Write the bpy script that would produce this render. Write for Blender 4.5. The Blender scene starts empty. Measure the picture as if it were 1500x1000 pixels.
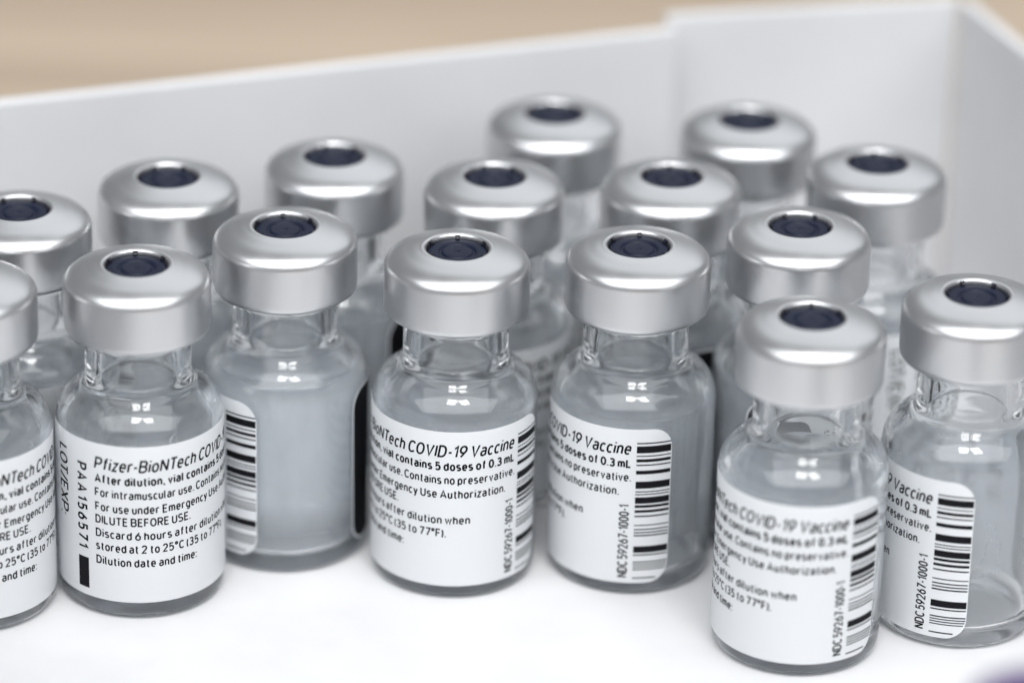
import bpy, bmesh, math, random
from mathutils import Vector, Matrix
R = math.radians
MM = 0.001
sc = bpy.context.scene
col = sc.collection

# ------------------------------------------------------------------ camera
cam = bpy.data.cameras.new('camera')
cam.sensor_width = 36.0
cam.lens = 6213.4 / 1500 * 36
cam.clip_start = 0.02
cam.clip_end = 60
co = bpy.data.objects.new('camera', cam)
col.objects.link(co)
right = Vector((0.99971992, 0.0101726, 0.02136823)).normalized()
up = Vector((-0.02366607, 0.42971856, 0.90265269)).normalized()
back = right.cross(up).normalized()
CAM = Vector((0, -371.04, 201.64)) * MM
m = Matrix((right, up, back)).transposed().to_4x4()
m.translation = CAM
co.matrix_world = m
cam.dof.use_dof = True
cam.dof.focus_distance = 0.4085
cam.dof.aperture_fstop = 8.6
cam.dof.aperture_blades = 9
sc.camera = co

# ------------------------------------------------------------------ render settings
sc.view_settings.view_transform = 'Standard'
sc.view_settings.look = 'None'
sc.view_settings.gamma = 1
sc.view_settings.exposure = 0.54
sc.cycles.use_denoising = True
sc.cycles.max_bounces = 28
sc.cycles.transmission_bounces = 24
sc.cycles.glossy_bounces = 10
sc.cycles.diffuse_bounces = 16
sc.cycles.transparent_max_bounces = 16
sc.cycles.caustics_refractive = True
sc.cycles.caustics_reflective = True
sc.cycles.blur_glossy = 0.4
sc.cycles.sample_clamp_indirect = 25

# ------------------------------------------------------------------ room light
w = bpy.data.worlds.new('World')
sc.world = w
w.use_nodes = True
bg = w.node_tree.nodes['Background']
bg.inputs['Color'].default_value = (0.93, 0.96, 1.0, 1)
bg.inputs['Strength'].default_value = 0.2


def area(name, loc, target, sx, sy, power, color):
    l = bpy.data.lights.new(name, 'AREA')
    l.shape = 'RECTANGLE'
    l.size = sx
    l.size_y = sy
    l.energy = power
    l.color = color
    o = bpy.data.objects.new(name, l)
    col.objects.link(o)
    o.location = loc
    d = Vector(target) - Vector(loc)
    o.rotation_euler = d.to_track_quat('-Z', 'Y').to_euler()
    return o


# pair of ceiling panels over the photographer, a broad fill panel added behind the photographer to brighten the labels,
# and a second, weaker fill panel added beyond the table for the cap tops
area('ceiling_lamp', (-0.08, -0.60, 1.45), (0, 0, 0), 0.26, 0.46, 4.6, (1.0, 0.985, 0.96))
area('ceiling_lamp', (0.28, -0.60, 1.45), (0, 0, 0), 0.26, 0.46, 4.6, (1.0, 0.985, 0.96))
area('fill_light', (0.08, -1.15, 1.62), (0, 0, 0.02), 4.4, 2.0, 56.0, (0.96, 0.985, 1.0))
area('fill_light', (0.55, 1.7, 1.75), (0, 0, 0), 2.4, 1.8, 8.0, (0.95, 0.98, 1.0))


# ------------------------------------------------------------------ materials
def mat(name, base, rough=0.5, metal=0.0, **kw):
    mt = bpy.data.materials.new(name)
    mt.use_nodes = True
    b = mt.node_tree.nodes['Principled BSDF']
    b.inputs['Base Color'].default_value = (*base, 1)
    b.inputs['Roughness'].default_value = rough
    b.inputs['Metallic'].default_value = metal
    for k, v in kw.items():
        b.inputs[k].default_value = v
    return mt


def nodes(mt):
    nt = mt.node_tree
    return nt, nt.nodes, nt.links, nt.nodes['Principled BSDF']


def add_noise_bump(mt, scale, strength, dist, vec_scale=(1, 1, 1), detail=4):
    nt, N, L, b = nodes(mt)
    tc = N.new('ShaderNodeTexCoord')
    mp = N.new('ShaderNodeMapping')
    mp.inputs['Scale'].default_value = vec_scale
    nz = N.new('ShaderNodeTexNoise')
    nz.inputs['Scale'].default_value = scale
    nz.inputs['Detail'].default_value = detail
    bp = N.new('ShaderNodeBump')
    bp.inputs['Strength'].default_value = strength
    bp.inputs['Distance'].default_value = dist
    L.new(tc.outputs['Object'], mp.inputs['Vector'])
    L.new(mp.outputs['Vector'], nz.inputs['Vector'])
    L.new(nz.outputs['Fac'], bp.inputs['Height'])
    L.new(bp.outputs['Normal'], b.inputs['Normal'])
    return nz


def vary_color(mt, c1, c2, scale, vec_scale=(1, 1, 1), detail=5, lo=0.35, hi=0.65):
    nt, N, L, b = nodes(mt)
    tc = N.new('ShaderNodeTexCoord')
    mp = N.new('ShaderNodeMapping')
    mp.inputs['Scale'].default_value = vec_scale
    nz = N.new('ShaderNodeTexNoise')
    nz.inputs['Scale'].default_value = scale
    nz.inputs['Detail'].default_value = detail
    cr = N.new('ShaderNodeValToRGB')
    cr.color_ramp.elements[0].color = (*c1, 1)
    cr.color_ramp.elements[0].position = lo
    cr.color_ramp.elements[1].color = (*c2, 1)
    cr.color_ramp.elements[1].position = hi
    L.new(tc.outputs['Object'], mp.inputs['Vector'])
    L.new(mp.outputs['Vector'], nz.inputs['Vector'])
    L.new(nz.outputs['Fac'], cr.inputs['Fac'])
    L.new(cr.outputs['Color'], b.inputs['Base Color'])


M = {}
M['glass'] = mat('clear_glass', (0.985, 0.995, 1.0), 0.0, 0.0)
M['glass'].node_tree.nodes['Principled BSDF'].inputs['Transmission Weight'].default_value = 1.0
M['glass'].node_tree.nodes['Principled BSDF'].inputs['IOR'].default_value = 1.49

# a milky film, added to brighten the interiors, clouds the body below the shoulder
nt, N, L, b = nodes(M['glass'])
tc = N.new('ShaderNodeTexCoord')
sp = N.new('ShaderNodeSeparateXYZ')
L.new(tc.outputs['Object'], sp.inputs['Vector'])
mr = N.new('ShaderNodeMapRange')
mr.interpolation_type = 'SMOOTHSTEP'
mr.inputs['From Min'].default_value = 0.0218
mr.inputs['From Max'].default_value = 0.0172
mr.inputs['To Min'].default_value = 0.03
mr.inputs['To Max'].default_value = 1.0
L.new(sp.outputs['Z'], mr.inputs['Value'])
mp = N.new('ShaderNodeMapping')
mp.inputs['Scale'].default_value = (1, 1, 0.45)
L.new(tc.outputs['Object'], mp.inputs['Vector'])
nz = N.new('ShaderNodeTexNoise')
nz.inputs['Scale'].default_value = 230
nz.inputs['Detail'].default_value = 6
L.new(mp.outputs['Vector'], nz.inputs['Vector'])
mr2 = N.new('ShaderNodeMapRange')
mr2.inputs['From Min'].default_value = 0.3
mr2.inputs['From Max'].default_value = 0.7
mr2.inputs['To Min'].default_value = 0.25
mr2.inputs['To Max'].default_value = 0.33
L.new(nz.outputs['Fac'], mr2.inputs['Value'])
mf = N.new('ShaderNodeMapRange')
mf.interpolation_type = 'SMOOTHSTEP'
mf.inputs['From Min'].default_value = 0.003
mf.inputs['From Max'].default_value = 0.008
mf.inputs['To Min'].default_value = 0.35
mf.inputs['To Max'].default_value = 1.0
L.new(sp.outputs['Z'], mf.inputs['Value'])
mz = N.new('ShaderNodeMath')
mz.operation = 'MULTIPLY'
L.new(mr.outputs['Result'], mz.inputs[0])
L.new(mf.outputs['Result'], mz.inputs[1])
mu = N.new('ShaderNodeMath')
mu.operation = 'MULTIPLY'
L.new(mz.outputs['Value'], mu.inputs[0])
L.new(mr2.outputs['Result'], mu.inputs[1])
# only the inner wall carries it (radius below 7.3 mm), and each vial its own amount
vm = N.new('ShaderNodeVectorMath')
vm.operation = 'MULTIPLY'
vm.inputs[1].default_value = (1, 1, 0)
L.new(tc.outputs['Object'], vm.inputs[0])
vl = N.new('ShaderNodeVectorMath')
vl.operation = 'LENGTH'
L.new(vm.outputs['Vector'], vl.inputs[0])
lt = N.new('ShaderNodeMath')
lt.operation = 'LESS_THAN'
lt.inputs[1].default_value = 0.0073
L.new(vl.outputs['Value'], lt.inputs[0])
mv = N.new('ShaderNodeMath')
mv.operation = 'MULTIPLY'
L.new(mu.outputs['Value'], mv.inputs[0])
L.new(lt.outputs['Value'], mv.inputs[1])
oi = N.new('ShaderNodeObjectInfo')
sr = N.new('ShaderNodeSeparateColor')
L.new(oi.outputs['Color'], sr.inputs['Color'])
mu = N.new('ShaderNodeMath')
mu.operation = 'MULTIPLY'
L.new(mv.outputs['Value'], mu.inputs[0])
L.new(sr.outputs['Red'], mu.inputs[1])
df = N.new('ShaderNodeBsdfDiffuse')
df.inputs['Color'].default_value = (0.885, 0.935, 0.99, 1)
tl = N.new('ShaderNodeBsdfTranslucent')
tl.inputs['Color'].default_value = (0.885, 0.935, 0.99, 1)
m1 = N.new('ShaderNodeMixShader')
m1.inputs['Fac'].default_value = 0.2
L.new(df.outputs['BSDF'], m1.inputs[1])
L.new(tl.outputs['BSDF'], m1.inputs[2])
m2 = N.new('ShaderNodeMixShader')
L.new(mu.outputs['Value'], m2.inputs['Fac'])
L.new(b.outputs['BSDF'], m2.inputs[1])
L.new(m1.outputs['Shader'], m2.inputs[2])
L.new(m2.outputs['Shader'], N['Material Output'].inputs['Surface'])

M['alu'] = mat('satin_aluminium', (0.64, 0.643, 0.655), 0.3, 1.0)
add_noise_bump(M['alu'], 2600, 0.12, 0.00002, (1, 1, 1.6), 4)
nt, N, L, b = nodes(M['alu'])
tc = N.new('ShaderNodeTexCoord')
nz = N.new('ShaderNodeTexNoise')
nz.inputs['Scale'].default_value = 250
nz.inputs['Detail'].default_value = 5
mr = N.new('ShaderNodeMapRange')
mr.inputs['From Min'].default_value = 0.3
mr.inputs['From Max'].default_value = 0.7
mr.inputs['To Min'].default_value = 0.31
mr.inputs['To Max'].default_value = 0.38
L.new(tc.outputs['Object'], nz.inputs['Vector'])
L.new(nz.outputs['Fac'], mr.inputs['Value'])
L.new(mr.outputs['Result'], b.inputs['Roughness'])

M['rubber'] = mat('navy_rubber', (0.0045, 0.0075, 0.022), 0.5, 0.0, **{'Specular IOR Level': 0.22})
add_noise_bump(M['rubber'], 2500, 0.25, 0.00005)
M['paper'] = mat('white_label_stock', (0.94, 0.95, 0.965), 0.4)
add_noise_bump(M['paper'], 1500, 0.05, 0.00002)
nt, N, L, b = nodes(M['paper'])
tl = N.new('ShaderNodeBsdfTranslucent')
tl.inputs['Color'].default_value = (0.90, 0.93, 0.98, 1)
mx = N.new('ShaderNodeMixShader')
mx.inputs['Fac'].default_value = 0.40
L.new(b.outputs['BSDF'], mx.inputs[1])
L.new(tl.outputs['BSDF'], mx.inputs[2])
L.new(mx.outputs['Shader'], N['Material Output'].inputs['Surface'])
M['ink'] = mat('black_ink', (0.006, 0.006, 0.008), 0.6, 0.0, **{'Specular IOR Level': 0.12})
M['board'] = mat('white_card', (0.86, 0.86, 0.87), 0.55)
vary_color(M['board'], (0.56, 0.56, 0.572), (0.59, 0.59, 0.602), 60)
add_noise_bump(M['board'], 700, 0.08, 0.0001)
M['floor'] = mat('white_floor_card', (0.88, 0.88, 0.885), 0.45)
vary_color(M['floor'], (0.57, 0.57, 0.585), (0.615, 0.615, 0.625), 90)
nt, N, L, b = nodes(M['floor'])
base = b.inputs['Base Color'].links[0].from_socket
tc = N.new('ShaderNodeTexCoord')
mp = N.new('ShaderNodeMapping')
mp.inputs['Scale'].default_value = (1.0, 2.6, 1)
mp.inputs['Rotation'].default_value = (0, 0, 0.5)
L.new(tc.outputs['Object'], mp.inputs['Vector'])
nz = N.new('ShaderNodeTexNoise')
nz.inputs['Scale'].default_value = 210
nz.inputs['Detail'].default_value = 7
nz.inputs['Roughness'].default_value = 0.72
L.new(mp.outputs['Vector'], nz.inputs['Vector'])
cr = N.new('ShaderNodeValToRGB')
cr.color_ramp.elements[0].position = 0.69
cr.color_ramp.elements[0].color = (0, 0, 0, 1)
cr.color_ramp.elements[1].position = 0.78
cr.color_ramp.elements[1].color = (0.5, 0.5, 0.5, 1)
L.new(nz.outputs['Fac'], cr.inputs['Fac'])
mc = N.new('ShaderNodeMixRGB')
mc.inputs['Color2'].default_value = (0.45, 0.45, 0.47, 1)
L.new(cr.outputs['Color'], mc.inputs['Fac'])
L.new(base, mc.inputs['Color1'])
L.new(mc.outputs['Color'], b.inputs['Base Color'])
add_noise_bump(M['floor'], 500, 0.08, 0.0001)
M['wood'] = mat('tan_wood', (0.45, 0.34, 0.23), 0.45)
vary_color(M['wood'], (0.25, 0.187, 0.13), (0.47, 0.38, 0.29), 11, (0.4, 8.0, 1), 6, 0.32, 0.68)
M['tab'] = mat('shade_dark_metal', (0.008, 0.008, 0.014), 0.25)  # metal tabs coloured near black to stand in for shade inside the hole
M['purple'] = mat('purple_plastic', (0.04, 0.008, 0.10), 0.45)
M['liquid'] = mat('water_drop', (1, 1, 1), 0.0)
M['liquid'].node_tree.nodes['Principled BSDF'].inputs['Transmission Weight'].default_value = 1.0
M['liquid'].node_tree.nodes['Principled BSDF'].inputs['IOR'].default_value = 1.33


# ------------------------------------------------------------------ helpers
def link_mesh(name, me, material, parent=None):
    if material is not None:
        me.materials.clear()
        me.materials.append(material)
    o = bpy.data.objects.new(name, me)
    col.objects.link(o)
    if parent:
        o.parent = parent
    return o


def empty(name, loc):
    o = bpy.data.objects.new(name, None)
    o.empty_display_size = 0.004
    col.objects.link(o)
    o.location = loc
    return o


def tag(o, label=None, cat=None, group=None, kind=None):
    if label: o['label'] = label
    if cat: o['category'] = cat
    if group: o['group'] = group
    if kind: o['kind'] = kind


def spline(pts, n=4):
    """Catmull-Rom through profile points (mm)."""
    out = []
    P = [pts[0]] + list(pts) + [pts[-1]]
    for i in range(1, len(P) - 2):
        p0, p1, p2, p3 = (Vector(q) for q in P[i - 1:i + 3])
        # centripetal-ish tangents limited so straight runs stay straight
        d = (p2 - p1).length
        t1 = (p2 - p0).normalized() * d if (p2 - p0).length > 1e-9 else (p2 - p1)
        t2 = (p3 - p1).normalized() * d if (p3 - p1).length > 1e-9 else (p2 - p1)
        for k in range(n):
            t = k / n
            h = (2*t**3 - 3*t**2 + 1) * p1 + (t**3 - 2*t**2 + t) * t1 + (-2*t**3 + 3*t**2) * p2 + (t**3 - t**2) * t2
            out.append((h.x, h.y))
    out.append(tuple(pts[-1]))
    return out


def lathe(name, profile, seg=96, closed=False):
    """profile: list of (r, z) in mm.  r==0 ends become poles."""
    bm = bmesh.new()
    rings = []
    for r, z in profile:
        if r < 1e-6:
            rings.append([bm.verts.new((0, 0, z * MM))])
        else:
            rings.append([bm.verts.new((r*MM*math.sin(2*math.pi*k/seg), -r*MM*math.cos(2*math.pi*k/seg), z*MM)) for k in range(seg)])
    pairs = list(zip(rings[:-1], rings[1:]))
    if closed:
        pairs.append((rings[-1], rings[0]))
    for a, c in pairs:
        for k in range(seg):
            k2 = (k + 1) % seg
            if len(a) == 1 and len(c) == 1:
                break
            if len(a) == 1:
                bm.faces.new((a[0], c[k2], c[k]))
            elif len(c) == 1:
                bm.faces.new((a[k], a[k2], c[0]))
            else:
                bm.faces.new((a[k], a[k2], c[k2], c[k]))
    bmesh.ops.recalc_face_normals(bm, faces=bm.faces)
    for f in bm.faces:
        f.smooth = True
    me = bpy.data.meshes.new(name)
    bm.to_mesh(me)
    bm.free()
    return me


def prism(name, poly, z0, z1, bevel=0.0):
    """vertical prism over a ground polygon, all in mm; z1 may be a list per corner."""
    bm = bmesh.new()
    n = len(poly)
    zt = z1 if isinstance(z1, (list, tuple)) else [z1] * n
    lo = [bm.verts.new((x*MM, y*MM, z0*MM)) for x, y in poly]
    hi = [bm.verts.new((x*MM, y*MM, z*MM)) for (x, y), z in zip(poly, zt)]
    bm.faces.new(lo)
    bm.faces.new(hi)
    for i in range(n):
        j = (i + 1) % n
        bm.faces.new((lo[i], lo[j], hi[j], hi[i]))
    bmesh.ops.recalc_face_normals(bm, faces=bm.faces)
    if bevel:
        bmesh.ops.bevel(bm, geom=list(bm.edges), offset=bevel*MM, segments=2, profile=0.6, affect='EDGES')
    me = bpy.data.meshes.new(name)
    bm.to_mesh(me)
    bm.free()
    return me


# ------------------------------------------------------------------ setting: table and box
table = link_mesh('table', prism('table', [(-700, -420), (700, -420), (700, 900), (-700, 900)], -30, -1.7), M['wood'])
tag(table, 'pale tan wooden table top behind the white box', kind='structure')

A0 = R(19.7)
U = Vector((math.cos(A0), math.sin(A0)))
Vv = Vector((math.sin(A0), -math.cos(A0)))
K = Vector((48.6, 69.6))
T = 1.4
HB = 35.0


def pt(s, t):
    """s mm to the left of the back right corner along the back wall, t mm towards the camera."""
    q = K - U * s + Vv * t
    return (q.x, q.y)


box = empty('cardboard_box', (K.x*MM, K.y*MM, 0))
tag(box, 'shallow white cardboard box holding the glass vials', 'box')


def boxpart(name, poly, z0, z1, bevel=0.35):
    poly = [(x - K.x, y - K.y) for x, y in poly]
    return link_mesh(name, prism(name, poly, z0, z1, bevel), M['board'], box)


LB, DB = 142, 172
fl = boxpart('floor_panel', [pt(-T, -T - 9), pt(LB + T, -T - 9), pt(LB + T, DB + T), pt(-T, DB + T)], -1.6, 0.0, 0.0)
fl.data.materials.clear()
fl.data.materials.append(M['floor'])
boxpart('back_wall', [pt(33.4, 0), pt(LB, 0), pt(LB, -T), pt(33.4, -T)], 0.02, HB)
# the corner flap runs behind the end of the back wall and splays away from it
q = Vector((16.7, 62.3))
fd = (q - K).normalized()
fn = Vector((fd.y, -fd.x))
if fn.y < 0:
    fn = -fn
e = K + fd * 33.4
k0 = K - fd * 0.0
boxpart('corner_flap', [(k0.x, k0.y), (e.x, e.y), tuple(e + fn * T), tuple(k0 + fn * T)], 0.02, HB)
boxpart('side_wall', [pt(-0.02, 0.02), pt(-0.02, DB), pt(-T, DB), pt(-T, 0.02)], 0.02, HB)
boxpart('side_wall', [pt(LB + 0.02, -T), pt(LB + T, -T), pt(LB + T, DB), pt(LB + 0.02, DB)], 0.02, HB)

# ------------------------------------------------------------------ vial meshes (mm)
RG = 8.08
outer = [(0, 0.5), (3.5, 0.42), (5.6, 0.2), (6.6, 0.03), (7.15, 0.06), (7.65, 0.3), (7.97, 0.75), (RG, 1.4), (RG, 2.2)]
glass_prof = spline(outer, 4)[:-1] + [(RG, 2.2)] + spline(
    [(RG, 18.2), (RG, 18.7), (8.0, 19.35), (7.72, 20.15), (7.2, 20.9), (6.5, 21.5), (5.85, 21.95), (5.4, 22.45), (5.2, 23.1), (5.14, 23.9)], 4) + spline(
    [(5.14, 26.3), (5.16, 26.8), (5.4, 27.2), (5.95, 27.5), (6.35, 27.85), (6.45, 28.4)], 3) + [
    (6.45, 30.6), (6.4, 30.95), (6.2, 31.15), (4.1, 31.2), (3.8, 31.1), (3.68, 30.8)] + spline(
    [(3.66, 24.2), (3.68, 23.4), (3.9, 22.7), (4.5, 22.0), (5.3, 21.35), (6.0, 20.65), (6.6, 19.8), (6.95, 18.9), (7.06, 17.9)], 4) + spline(
    [(7.06, 3.2), (7.0, 2.5), (6.7, 1.9), (6.0, 1.55), (4.5, 1.42), (2.5, 1.46), (0, 1.6)], 4)
glass_me = lathe('vial_glass', glass_prof, 128)

cap_prof = [(5.3, 27.86), (6.3, 27.74), (6.75, 27.82)] + spline([(6.95, 27.98), (7.04, 28.25), (7.06, 28.6)], 3) + spline(
    [(7.06, 32.1), (7.05, 32.45), (6.96, 32.78), (6.76, 33.1), (6.42, 33.4), (5.95, 33.65), (5.4, 33.85), (4.8, 34.01), (4.2, 34.16), (3.7, 34.26),
     (3.38, 34.32), (3.18, 34.28), (3.05, 34.14), (3.0, 33.9), (2.98, 33.5)], 4) + [
    (3.1, 33.42), (6.5, 33.35), (6.62, 33.1), (6.64, 28.3), (6.2, 28.05), (5.3, 28.02)]
cap_me = lathe('crimp_cap', cap_prof, 128, closed=True)

stop_prof = spline([(0, 33.74), (0.12, 33.74), (0.22, 33.82), (0.5, 33.85), (1.2, 33.85), (1.4, 33.82), (1.52, 33.68), (1.72, 33.68), (1.84, 33.82),
                    (2.1, 33.88), (2.6, 33.86), (2.85, 33.74), (2.95, 33.34)], 3) + [
    (6.4, 33.32), (6.5, 33.2), (6.5, 31.4), (6.4, 31.26), (3.7, 31.24), (3.6, 31.1), (3.58, 28.7), (3.4, 28.4), (0, 28.4)]
stop_me = lathe('stopper', stop_prof, 96)


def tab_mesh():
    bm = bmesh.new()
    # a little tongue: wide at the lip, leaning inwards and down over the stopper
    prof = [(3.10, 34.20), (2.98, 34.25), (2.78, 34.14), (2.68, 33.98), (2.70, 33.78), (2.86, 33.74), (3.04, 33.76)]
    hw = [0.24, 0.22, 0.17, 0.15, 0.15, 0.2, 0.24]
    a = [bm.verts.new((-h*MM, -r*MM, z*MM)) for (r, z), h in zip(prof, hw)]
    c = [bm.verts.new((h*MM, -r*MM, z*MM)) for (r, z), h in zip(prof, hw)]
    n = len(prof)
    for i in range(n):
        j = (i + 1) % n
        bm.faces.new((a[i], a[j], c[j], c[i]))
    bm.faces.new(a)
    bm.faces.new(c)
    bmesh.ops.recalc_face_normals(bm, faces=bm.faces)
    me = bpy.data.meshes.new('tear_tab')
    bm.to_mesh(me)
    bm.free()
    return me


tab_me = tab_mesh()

# ---- label: angles in degrees measured from the first letter of the title
RL = 8.17
L0, L1 = -103.5, 182.6
ZL0, ZL1 = 1.65, 18.45


def cyl(th, z, r):
    return (r*MM*math.sin(R(th)), -r*MM*math.cos(R(th)), z*MM)


def label_mesh(r_out, t0, t1, z0, z1, corner, name):
    arc = lambda t: R(t) * RL
    cols_ = []
    nc = 10
    for k in range(nc):
        cols_.append(t0 + math.degrees(corner / RL) * (1 - math.cos(math.pi/2*k/nc)))
    t_a, t_b = t0 + math.degrees(corner / RL), t1 - math.degrees(corner / RL)
    n = max(2, int((t_b - t_a) / 2))
    for k in range(n + 1):
        cols_.append(t_a + (t_b - t_a) * k / n)
    for k in range(nc - 1, -1, -1):
        cols_.append(t1 - math.degrees(corner / RL) * (1 - math.cos(math.pi/2*k/nc)))
    bm = bmesh.new()
    prev = None
    for t in cols_:
        d = min(arc(t - t0), arc(t1 - t))
        if d < corner:
            dz = corner - math.sqrt(max(0, corner**2 - (corner - d)**2))
        else:
            dz = 0
        za, zb = z0 + dz, z1 - dz
        q = [bm.verts.new(cyl(t, za + (zb - za) * h / 6, r_out)) for h in range(7)]
        if prev:
            for i in range(6):
                f = bm.faces.new((prev[i], q[i], q[i + 1], prev[i + 1]))
                f.smooth = True
        prev = q
    me = bpy.data.meshes.new(name)
    bm.to_mesh(me)
    bm.free()
    return me


label_me = label_mesh(RL, L0, L1, ZL0, ZL1, 2.1, 'label_sheet')
stripe_me = label_mesh(RL + 0.012, L0 + 1.2, -54, ZL0 + 0.18, ZL1 - 0.18, 1.95, 'stripe')
lotmark_me = label_mesh(RL + 0.012, -15.0, -5.9, 2.45, 5.75, 0.02, 'lot_mark')

def _arc(cx, cy, rx, ry, a0, a1, n=9, p=2.2):
    out = []
    for k in range(n + 1):
        a = R(a0 + (a1 - a0) * k / n)
        c, s = math.cos(a), math.sin(a)
        out.append((cx + rx * math.copysign(abs(c) ** (2 / p), c), cy + ry * math.copysign(abs(s) ** (2 / p), s)))
    return out


def _loop(cx, cy, rx, ry, n=18):
    return _arc(cx, cy, rx, ry, 90, 450, n)


X = 0.72                                     # x-height of the drawn sans serif (capitals are 1 high)
GLYPHS = {
    'A': [[(0, 0), (.33, 1), (.66, 0)], [(.11, .31), (.55, .31)]],
    'B': [[(0, 0), (0, 1)] + _arc(.30, .765, .24, .235, 90, -90) + [(0, .53)], [(.30, .53)] + _arc(.30, .265, .27, .265, 90, -90) + [(0, 0)]],
    'C': [_arc(.30, .5, .30, .5, 42, 318, 16)],
    'D': [[(0, 0), (0, 1)] + _arc(.24, .5, .34, .5, 90, -90, 12) + [(0, 0)]],
    'E': [[(.47, 1), (0, 1), (0, 0), (.47, 0)], [(0, .52), (.41, .52)]],
    'F': [[(.46, 1), (0, 1), (0, 0)], [(0, .50), (.40, .50)]],
    'I': [[(0, 0), (0, 1)]],
    'L': [[(0, 1), (0, 0), (.44, 0)]],
    'N': [[(0, 0), (0, 1)], [(0, 1), (.58, 0)], [(.58, 0), (.58, 1)]],
    'O': [_loop(.31, .5, .31, .5)],
    'P': [[(0, 0), (0, 1)] + _arc(.28, .72, .27, .28, 90, -90) + [(0, .44)]],
    'R': [[(0, 0), (0, 1)] + _arc(.28, .74, .26, .26, 90, -90) + [(0, .48)], [(.26, .48), (.54, 0)]],
    'S': [_arc(.27, .755, .26, .245, 35, 262, 11) + _arc(.27, .25, .28, .25, 82, -145, 11)],
    'T': [[(0, 1), (.56, 1)], [(.28, 1), (.28, 0)]],
    'U': [[(0, 1), (0, .3)] + _arc(.27, .27, .27, .27, 180, 360) + [(.54, 1)]],
    'V': [[(0, 1), (.30, 0), (.60, 1)]],
    'X': [[(0, 0), (.56, 1)], [(0, 1), (.56, 0)]],
    '0': [_loop(.25, .5, .25, .5)],
    '1': [[(0, .76), (.24, 1), (.24, 0)]],
    '2': [_arc(.25, .73, .24, .27, 170, -25, 10) + [(0, 0), (.50, 0)]],
    '3': [_arc(.24, .76, .23, .24, 150, -80, 10), [(.16, .53)] + _arc(.23, .265, .26, .265, 85, -150, 10)],
    '5': [[(.46, 1), (.06, 1), (.03, .52)] + _arc(.23, .32, .26, .32, 125, -145, 11)],
    '6': [_arc(.26, .31, .26, .31, 90, 450, 16), [(.40, 1), (.14, .62), (.02, .40)]],
    '7': [[(0, 1), (.50, 1), (.17, 0)]],
    '9': [_arc(.26, .69, .26, .31, 90, 450, 16), [(.12, 0), (.38, .38), (.50, .60)]],
    'a': [_arc(.21, .52, .20, .20, 150, 0, 8) + [(.41, 0)], [(.41, .42), (.20, .41)] + _arc(.20, .205, .20, .205, 90, 270, 8) + [(.41, .09)]],
    'c': [_arc(.22, .36, .22, .36, 48, 312, 13)],
    'd': [_loop(.22, .36, .22, .36, 16), [(.44, 1), (.44, 0)]],
    'e': [[(.02, .37), (.45, .37)] + _arc(.225, .36, .225, .36, 0, 308, 15)],
    'f': [[(.12, 0), (.12, .82)] + _arc(.30, .82, .18, .18, 180, 90, 5), [(0, X), (.29, X)]],
    'g': [_loop(.22, .36, .22, .36, 16), [(.44, X), (.44, -.05)] + _arc(.23, -.06, .21, .21, 0, -140, 8)],
    'h': [[(0, 0), (0, 1)], [(0, .46)] + _arc(.20, .48, .20, .24, 165, 0, 8) + [(.40, 0)]],
    'i': [[(0, 0), (0, X)], [(0, .93), (0, 1.03)]],
    'l': [[(0, 1), (0, .14)] + _arc(.12, .14, .12, .14, 180, 265, 4)],
    'm': [[(0, 0), (0, X)], [(0, .46)] + _arc(.17, .49, .17, .23, 165, 0, 8) + [(.34, 0)], [(.34, .46)] + _arc(.51, .49, .17, .23, 165, 0, 8) + [(.68, 0)]],
    'n': [[(0, 0), (0, X)], [(0, .46)] + _arc(.20, .48, .20, .24, 165, 0, 8) + [(.40, 0)]],
    'o': [_loop(.23, .36, .23, .36, 16)],
    'p': [_loop(.22, .36, .22, .36, 16), [(0, X), (0, -.27)]],
    'r': [[(0, 0), (0, X)], [(0, .44)] + _arc(.20, .48, .20, .24, 165, 62, 6)],
    's': [_arc(.19, .545, .185, .175, 35, 262, 9) + _arc(.19, .18, .20, .18, 82, -145, 9)],
    't': [[(.11, .95), (.11, .16)] + _arc(.26, .16, .15, .16, 180, 275, 5), [(0, X), (.27, X)]],
    'u': [[(0, X), (0, .24)] + _arc(.20, .24, .20, .24, 180, 350, 8), [(.40, X), (.40, 0)]],
    'v': [[(0, X), (.21, 0), (.42, X)]],
    'w': [[(0, X), (.16, 0), (.33, .66), (.50, 0), (.66, X)]],
    'y': [[(0, X), (.22, .03)], [(.43, X), (.17, -.20), (.05, -.27)]],
    'z': [[(0, X), (.38, X), (0, 0), (.38, 0)]],
    '-': [[(0, .40), (.26, .40)]],
    '.': [[(.04, -.05), (.04, .07)]],
    ',': [[(.06, .07), (.0, -.16)]],
    ':': [[(.04, -.05), (.04, .07)], [(.04, .55), (.04, .67)]],
    '/': [[(0, -.05), (.36, 1.03)]],
    '(': [_arc(.30, .42, .26, .66, 128, 232, 8, 2.0)],
    ')': [_arc(-.06, .42, .26, .66, 52, -52, 8, 2.0)],
    '\u00b0': [_loop(.13, .87, .13, .15, 12)],
}
lines_bm = bmesh.new()


KERN = {'r-': 0.10, '-1': 0.05, 'Te': 0.08, 'NT': 0.03, 'LO': 0.08, 'OT': 0.06, 'T/': 0.12, '/E': 0.04, 'r.': 0.06, '-B': 0.02, 'PA': 0.06, 'F)': 0.03, '7\u00b0': 0.04}


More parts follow.
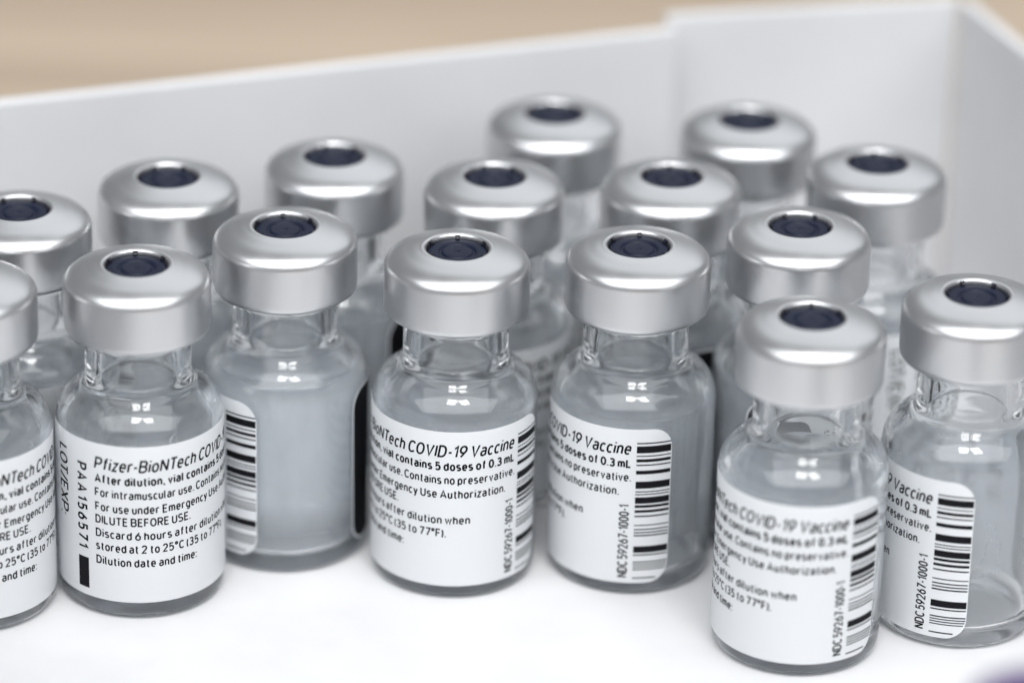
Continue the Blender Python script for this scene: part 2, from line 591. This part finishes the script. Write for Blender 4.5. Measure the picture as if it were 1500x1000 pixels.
def stroke_quads(pts, wd, asp):
    """outline a centre line (cap units) with a pen of width wd; asp corrects for horizontal squeeze."""
    P = [Vector((x * asp, y)) for x, y in pts]
    P = [v for i, v in enumerate(P) if i == 0 or (v - P[i - 1]).length > 1e-4]
    n = len(P)
    closed = (P[0] - P[-1]).length < 1e-5
    if closed:
        P = P[:-1]
        n -= 1
    L_, R_ = [], []
    for i in range(n):
        a = P[(i - 1) % n] if (closed or i > 0) else None
        c = P[(i + 1) % n] if (closed or i < n - 1) else None
        d1 = (P[i] - a).normalized() if a is not None and (P[i] - a).length > 1e-6 else None
        d2 = (c - P[i]).normalized() if c is not None and (c - P[i]).length > 1e-6 else None
        d1 = d1 or d2
        d2 = d2 or d1
        n1, n2 = Vector((-d1.y, d1.x)), Vector((-d2.y, d2.x))
        mi = n1 + n2
        if mi.length < 1e-4:
            mi = n1
        mi.normalize()
        k = min(1.7, 1 / max(0.3, mi.dot(n1)))
        L_.append(P[i] + mi * (wd / 2 * k))
        R_.append(P[i] - mi * (wd / 2 * k))
    q = []
    for i in range(n if closed else n - 1):
        j = (i + 1) % n
        k = max(1, math.ceil((P[j] - P[i]).length / 0.25))
        for h in range(k):                    # short pieces, so that they follow the round label
            q.append((L_[i].lerp(L_[j], h / k), R_[i].lerp(R_[j], h / k), R_[i].lerp(R_[j], (h + 1) / k), L_[i].lerp(L_[j], (h + 1) / k)))
    return [[Vector((v.x / asp, v.y)) for v in f] for f in q]


def put_text(body, width, cap, place, shear=0.0, pen=0.20, gap=0.10):
    """place(u, v) maps mm along the line / above the baseline to (theta, z)."""
    # advance widths first, then fit the line to its width
    items, x, prev_ch = [], 0.0, ''
    for ch in body:
        if ch == ' ':
            x += 0.24
            prev_ch = ''
            continue
        g = GLYPHS[ch]
        x0 = min(p[0] for s in g for p in s)
        x1 = max(p[0] for s in g for p in s)
        if prev_ch + ch in KERN:
            x -= KERN[prev_ch + ch]
        prev_ch = ch
        items.append((g, x - x0))
        x += x1 - x0 + pen + gap * (0.75 if ch in '.,:' else 1)
    total = x - gap
    body_h = cap / (1 + pen)                  # the pen overhangs the skeleton top and bottom
    sx = width / total
    asp = sx / body_h
    for g, xo in items:
        for s in g:
            for f in stroke_quads(s, pen, asp):
                vs = []
                for p in f:
                    v = (p.y + pen / 2) * body_h
                    u = (p.x + xo + pen / 2) * sx + v * shear
                    vs.append(lines_bm.verts.new(cyl(*place(u, v), RL + 0.016)))
                lines_bm.faces.new(vs)


DEG = math.degrees(1 / RL)      # degrees per mm along the label


def across(th0, zb):
    return lambda u, v: (th0 + u * DEG, zb + v)


def down(th_base, ztop):        # reads top to bottom, letters' tops to the right
    return lambda u, v: (th_base + v * DEG, ztop - u)


def upward(th_base, zbot):      # reads bottom to top, letters' tops to the left
    return lambda u, v: (th_base - v * DEG, zbot + u)


def W(a):
    return a / DEG


put_text('Pfizer-BioNTech COVID-19 Vaccine', W(153.5), 1.34, across(0, 15.70), shear=0.17, pen=0.178)
put_text('After dilution, vial contains 5 doses of 0.3 mL', W(154), 0.95, across(0.4, 14.27), pen=0.25, gap=0.07)
put_text('For intramuscular use. Contains no preservative.', W(154), 0.92, across(0.4, 12.80))
put_text('For use under Emergency Use Authorization.', W(146), 0.92, across(0.4, 11.27))
put_text('DILUTE BEFORE USE.', W(67.5), 0.92, across(0.4, 9.92))
put_text('Discard 6 hours after dilution when', W(120), 0.92, across(0.4, 8.45))
put_text('stored at 2 to 25\u00b0C (35 to 77\u00b0F).', W(103.5), 0.92, across(0.4, 7.02))
put_text('Dilution date and time:', W(72.5), 0.92, across(0.4, 5.52))
put_text('LOT/EXP:', 7.5, 1.62, down(-36.5, 16.75), pen=0.165)
put_text('PAA156571', 9.2, 1.28, down(-15.0, 15.95), pen=0.215, gap=0.30)
put_text('NDC 59267-1000-1', 8.0, 1.0, upward(154.0, 2.25), pen=0.18)
for f in lines_bm.faces:
    f.smooth = False
bmesh.ops.recalc_face_normals(lines_bm, faces=lines_bm.faces)
for f in lines_bm.faces:
    c = f.calc_center_median()
    if f.normal.x * c.x + f.normal.y * c.y < 0:
        f.normal_flip()
letter_me = bpy.data.meshes.new('lettering')
lines_bm.to_mesh(letter_me)
lines_bm.free()

# barcode: top and bottom of every bar, read in thousandths of the strip from the top
bars = [(212, 218), (229, 262), (274, 279), (291, 305), (317, 323), (346, 364), (399, 433), (446, 451), (459, 464), (475, 506),
        (513, 526), (537, 550), (564, 571), (609, 614), (629, 635), (644, 650), (658, 665), (714, 746), (754, 760),
        (789, 795), (802, 807), (814, 819), (826, 831), (867, 873)]
bb = bmesh.new()
for a, c in bars:
    z1 = 16.98 - (a - 214) * 0.02253
    z0 = 16.98 - (c - 214) * 0.02253
    n = 12
    # the rounded lower corner of the label shortens the last bars
    tr = 182.0 if z0 > 3.7 else 182.0 - (3.7 - z0) ** 2 * 3.2
    prev = None
    for k in range(n + 1):
        t = 157.7 + (tr - 157.7) * k / n
        q = (bb.verts.new(cyl(t, z0, RL + 0.014)), bb.verts.new(cyl(t, z1, RL + 0.014)))
        if prev:
            bb.faces.new((prev[0], q[0], q[1], prev[1]))
        prev = q
bar_me = bpy.data.meshes.new('barcode')
bb.to_mesh(bar_me)
bb.free()

# ------------------------------------------------------------------ one vial, then its copies
GROUP = 'opened glass vials standing in the box'


def make_vial():
    root = empty('glass_vial', (0, 0, 0))
    link_mesh('glass_body', glass_me, M['glass'], root)
    st = link_mesh('stopper', stop_me, M['rubber'], root)
    cp = link_mesh('crimp_cap', cap_me, M['alu'], root)
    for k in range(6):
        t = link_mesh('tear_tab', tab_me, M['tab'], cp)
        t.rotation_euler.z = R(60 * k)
    lb = link_mesh('paper_label', label_me, M['paper'], root)
    link_mesh('lettering', letter_me, M['ink'], lb)
    link_mesh('barcode', bar_me, M['ink'], lb)
    link_mesh('black_stripe', stripe_me, M['ink'], lb)
    link_mesh('lot_mark', lotmark_me, M['ink'], lb)
    return root


def copy_tree(o, parent=None):
    c = o.copy()
    col.objects.link(c)
    c.parent = parent
    for ch in list(o.children):
        copy_tree(ch, c)
    return c


# x, y in mm on the box floor; turn of the title's first letter seen from the camera; turn of the cap
SPOTS = [
    ('A', -52.0, -8.0, -24.6, 0, 'vial cut off by the left edge of the photo, beside the vial with lot number'),
    ('B', -35.85, -4.21, -32.7, 2, 'front vial showing the lot number and the start of every text line'),
    ('C', -48.46, 8.15, 60, 30, 'cap cut by the left edge, behind the gap between the two leftmost front vials'),
    ('D', -34.63, 16.97, 150, 28, 'vial directly behind the vial showing the lot number, only its cap in view'),
    ('E', -22.3, 5.59, -202.8, 4, 'vial with its clear unlabelled side facing front, barcode left, black stripe right'),
    ('F', -18.37, 23.23, 146, 18, 'vial behind the clear fronted vial, its cap touching the back row left of centre'),
    ('G', -5.46, 1.31, -108.5, 0, 'centre front vial with title ending in COVID-19 Vaccine and barcode along its right rim'),
    ('H', -2.12, 19.0, -60, 22, 'vial right behind the front centre vial, its cap overlapping the rearmost cap at centre'),
    ('I', 3.86, 35.86, 20, 14, 'rearmost vial at centre, left of the other rearmost one, by the low back wall'),
    ('J', 12.05, 2.96, -154, 0, 'front vial right of centre with rounded label end and clear glass at its right'),
    ('K', 15.61, 20.05, 100, 5, 'vial behind the right of centre front vial, below the two rearmost caps'),
    ('L', 23.96, 35.25, 30, 12, 'rearmost vial nearest the back right corner of the box'),
    ('M', 27.9, 8.6, 72, 32, 'vial close behind the out of focus foremost vial, its cap just above that one'),
    ('N', 36.56, 24.76, 54.4, 8, 'vial rising behind at right with LOT/EXP showing between two nearer vials'),
    ('O', 27.97, -12.44, -120.4, 3, 'foremost vial, out of focus, nearest the camera at lower right'),
    ('P', 43.9, -6.42, -173.6, 30, 'vial cut off by the right edge of the photo, label ending at its middle'),
]
FILM = {'B': 0.85, 'E': 2.1, 'G': 1.1, 'J': 1.2, 'O': 1.1, 'P': 0.8, 'M': 1.4, 'A': 1.0}
proto = make_vial()
VIALS = {}
LIFT = {'B': 0.38, 'P': -0.28, 'E': 0.12, 'J': -0.06, 'N': 0.2, 'H': 0.1}      # how high each label was stuck on
for i, (nm, x, y, rel0, capturn, lab) in enumerate(SPOTS):
    v = proto if i == 0 else copy_tree(proto)
    v.location = (x * MM, y * MM, 0.0)
    view = math.degrees(math.atan2(-x, 371 + y))
    v.rotation_euler.z = R(view)
    for ch in v.children:
        nme = ch.name.split('.')[0]
        if nme == 'paper_label':
            ch.rotation_euler.z = R(rel0)
            ch.location.z = LIFT.get(nm, 0.0) * MM
        elif nme in ('crimp_cap', 'stopper'):
            ch.rotation_euler.z = R(capturn)
        elif nme == 'glass_body':
            ch.rotation_euler.z = R(37 * i)
            film = FILM.get(nm, 1.1)
            ch.color = (film, film, film, 1)
    tag(v, lab, 'vial', GROUP)
    VIALS[nm] = v

# ------------------------------------------------------------------ drops left on the inner walls
def drop_mesh():
    bm = bmesh.new()
    bmesh.ops.create_icosphere(bm, subdivisions=3, radius=1.0)
    for f in bm.faces:
        f.smooth = True
    for v in bm.verts:                        # a sagging bead: heavier below
        v.co.x *= 1 - 0.22 * v.co.z
        v.co.y *= 0.45
    me = bpy.data.meshes.new('droplet')
    bm.to_mesh(me)
    bm.free()
    return me


drop_me = drop_mesh()
rng = random.Random(5)
DROPS = {'B': [(27, 18.6, 0.42), (-30, 17.2, 0.16)], 'E': 16, 'G': 9, 'J': 12, 'O': 5, 'A': 4, 'P': 10}
for nm, root in VIALS.items():
    d = DROPS.get(nm)
    if not d:
        continue
    if isinstance(d, int):
        d = [(rng.uniform(-75, 75), rng.uniform(13.5, 19.6), rng.choice((0.05, 0.07, 0.09, 0.12, 0.16))) for _ in range(d)]
    for th, z, rad in d:
        ri = 7.06 if z < 18 else 7.06 - 0.20 * (z - 18) ** 2 - 0.05
        q = link_mesh('droplet', drop_me, M['liquid'], root)
        q.location = cyl(th, z, ri - rad * 0.42)
        q.rotation_euler.z = R(th)
        q.scale = (rad * MM, rad * MM, rad * MM * 1.25)

# ------------------------------------------------------------------ full vial in the foreground, below the frame's corner
fv = empty('capped_vial', (42.5*MM, -86.5*MM, 0))
tag(fv, 'blurred purple topped vial peeking in at the bottom right corner', 'vial')
link_mesh('glass_body', glass_me, M['glass'], fv)
link_mesh('crimp_cap', cap_me, M['alu'], fv)
flip = lathe('flip_cap', spline([(0, 35.9), (5.6, 35.9), (6.6, 35.75), (7.0, 35.3), (7.05, 34.8), (6.9, 34.5), (6.2, 34.45)], 4) + [(3.0, 34.42), (0, 34.42)], 96)
link_mesh('flip_cap', flip, M['purple'], fv)
lb = link_mesh('paper_label', label_me, M['paper'], fv)
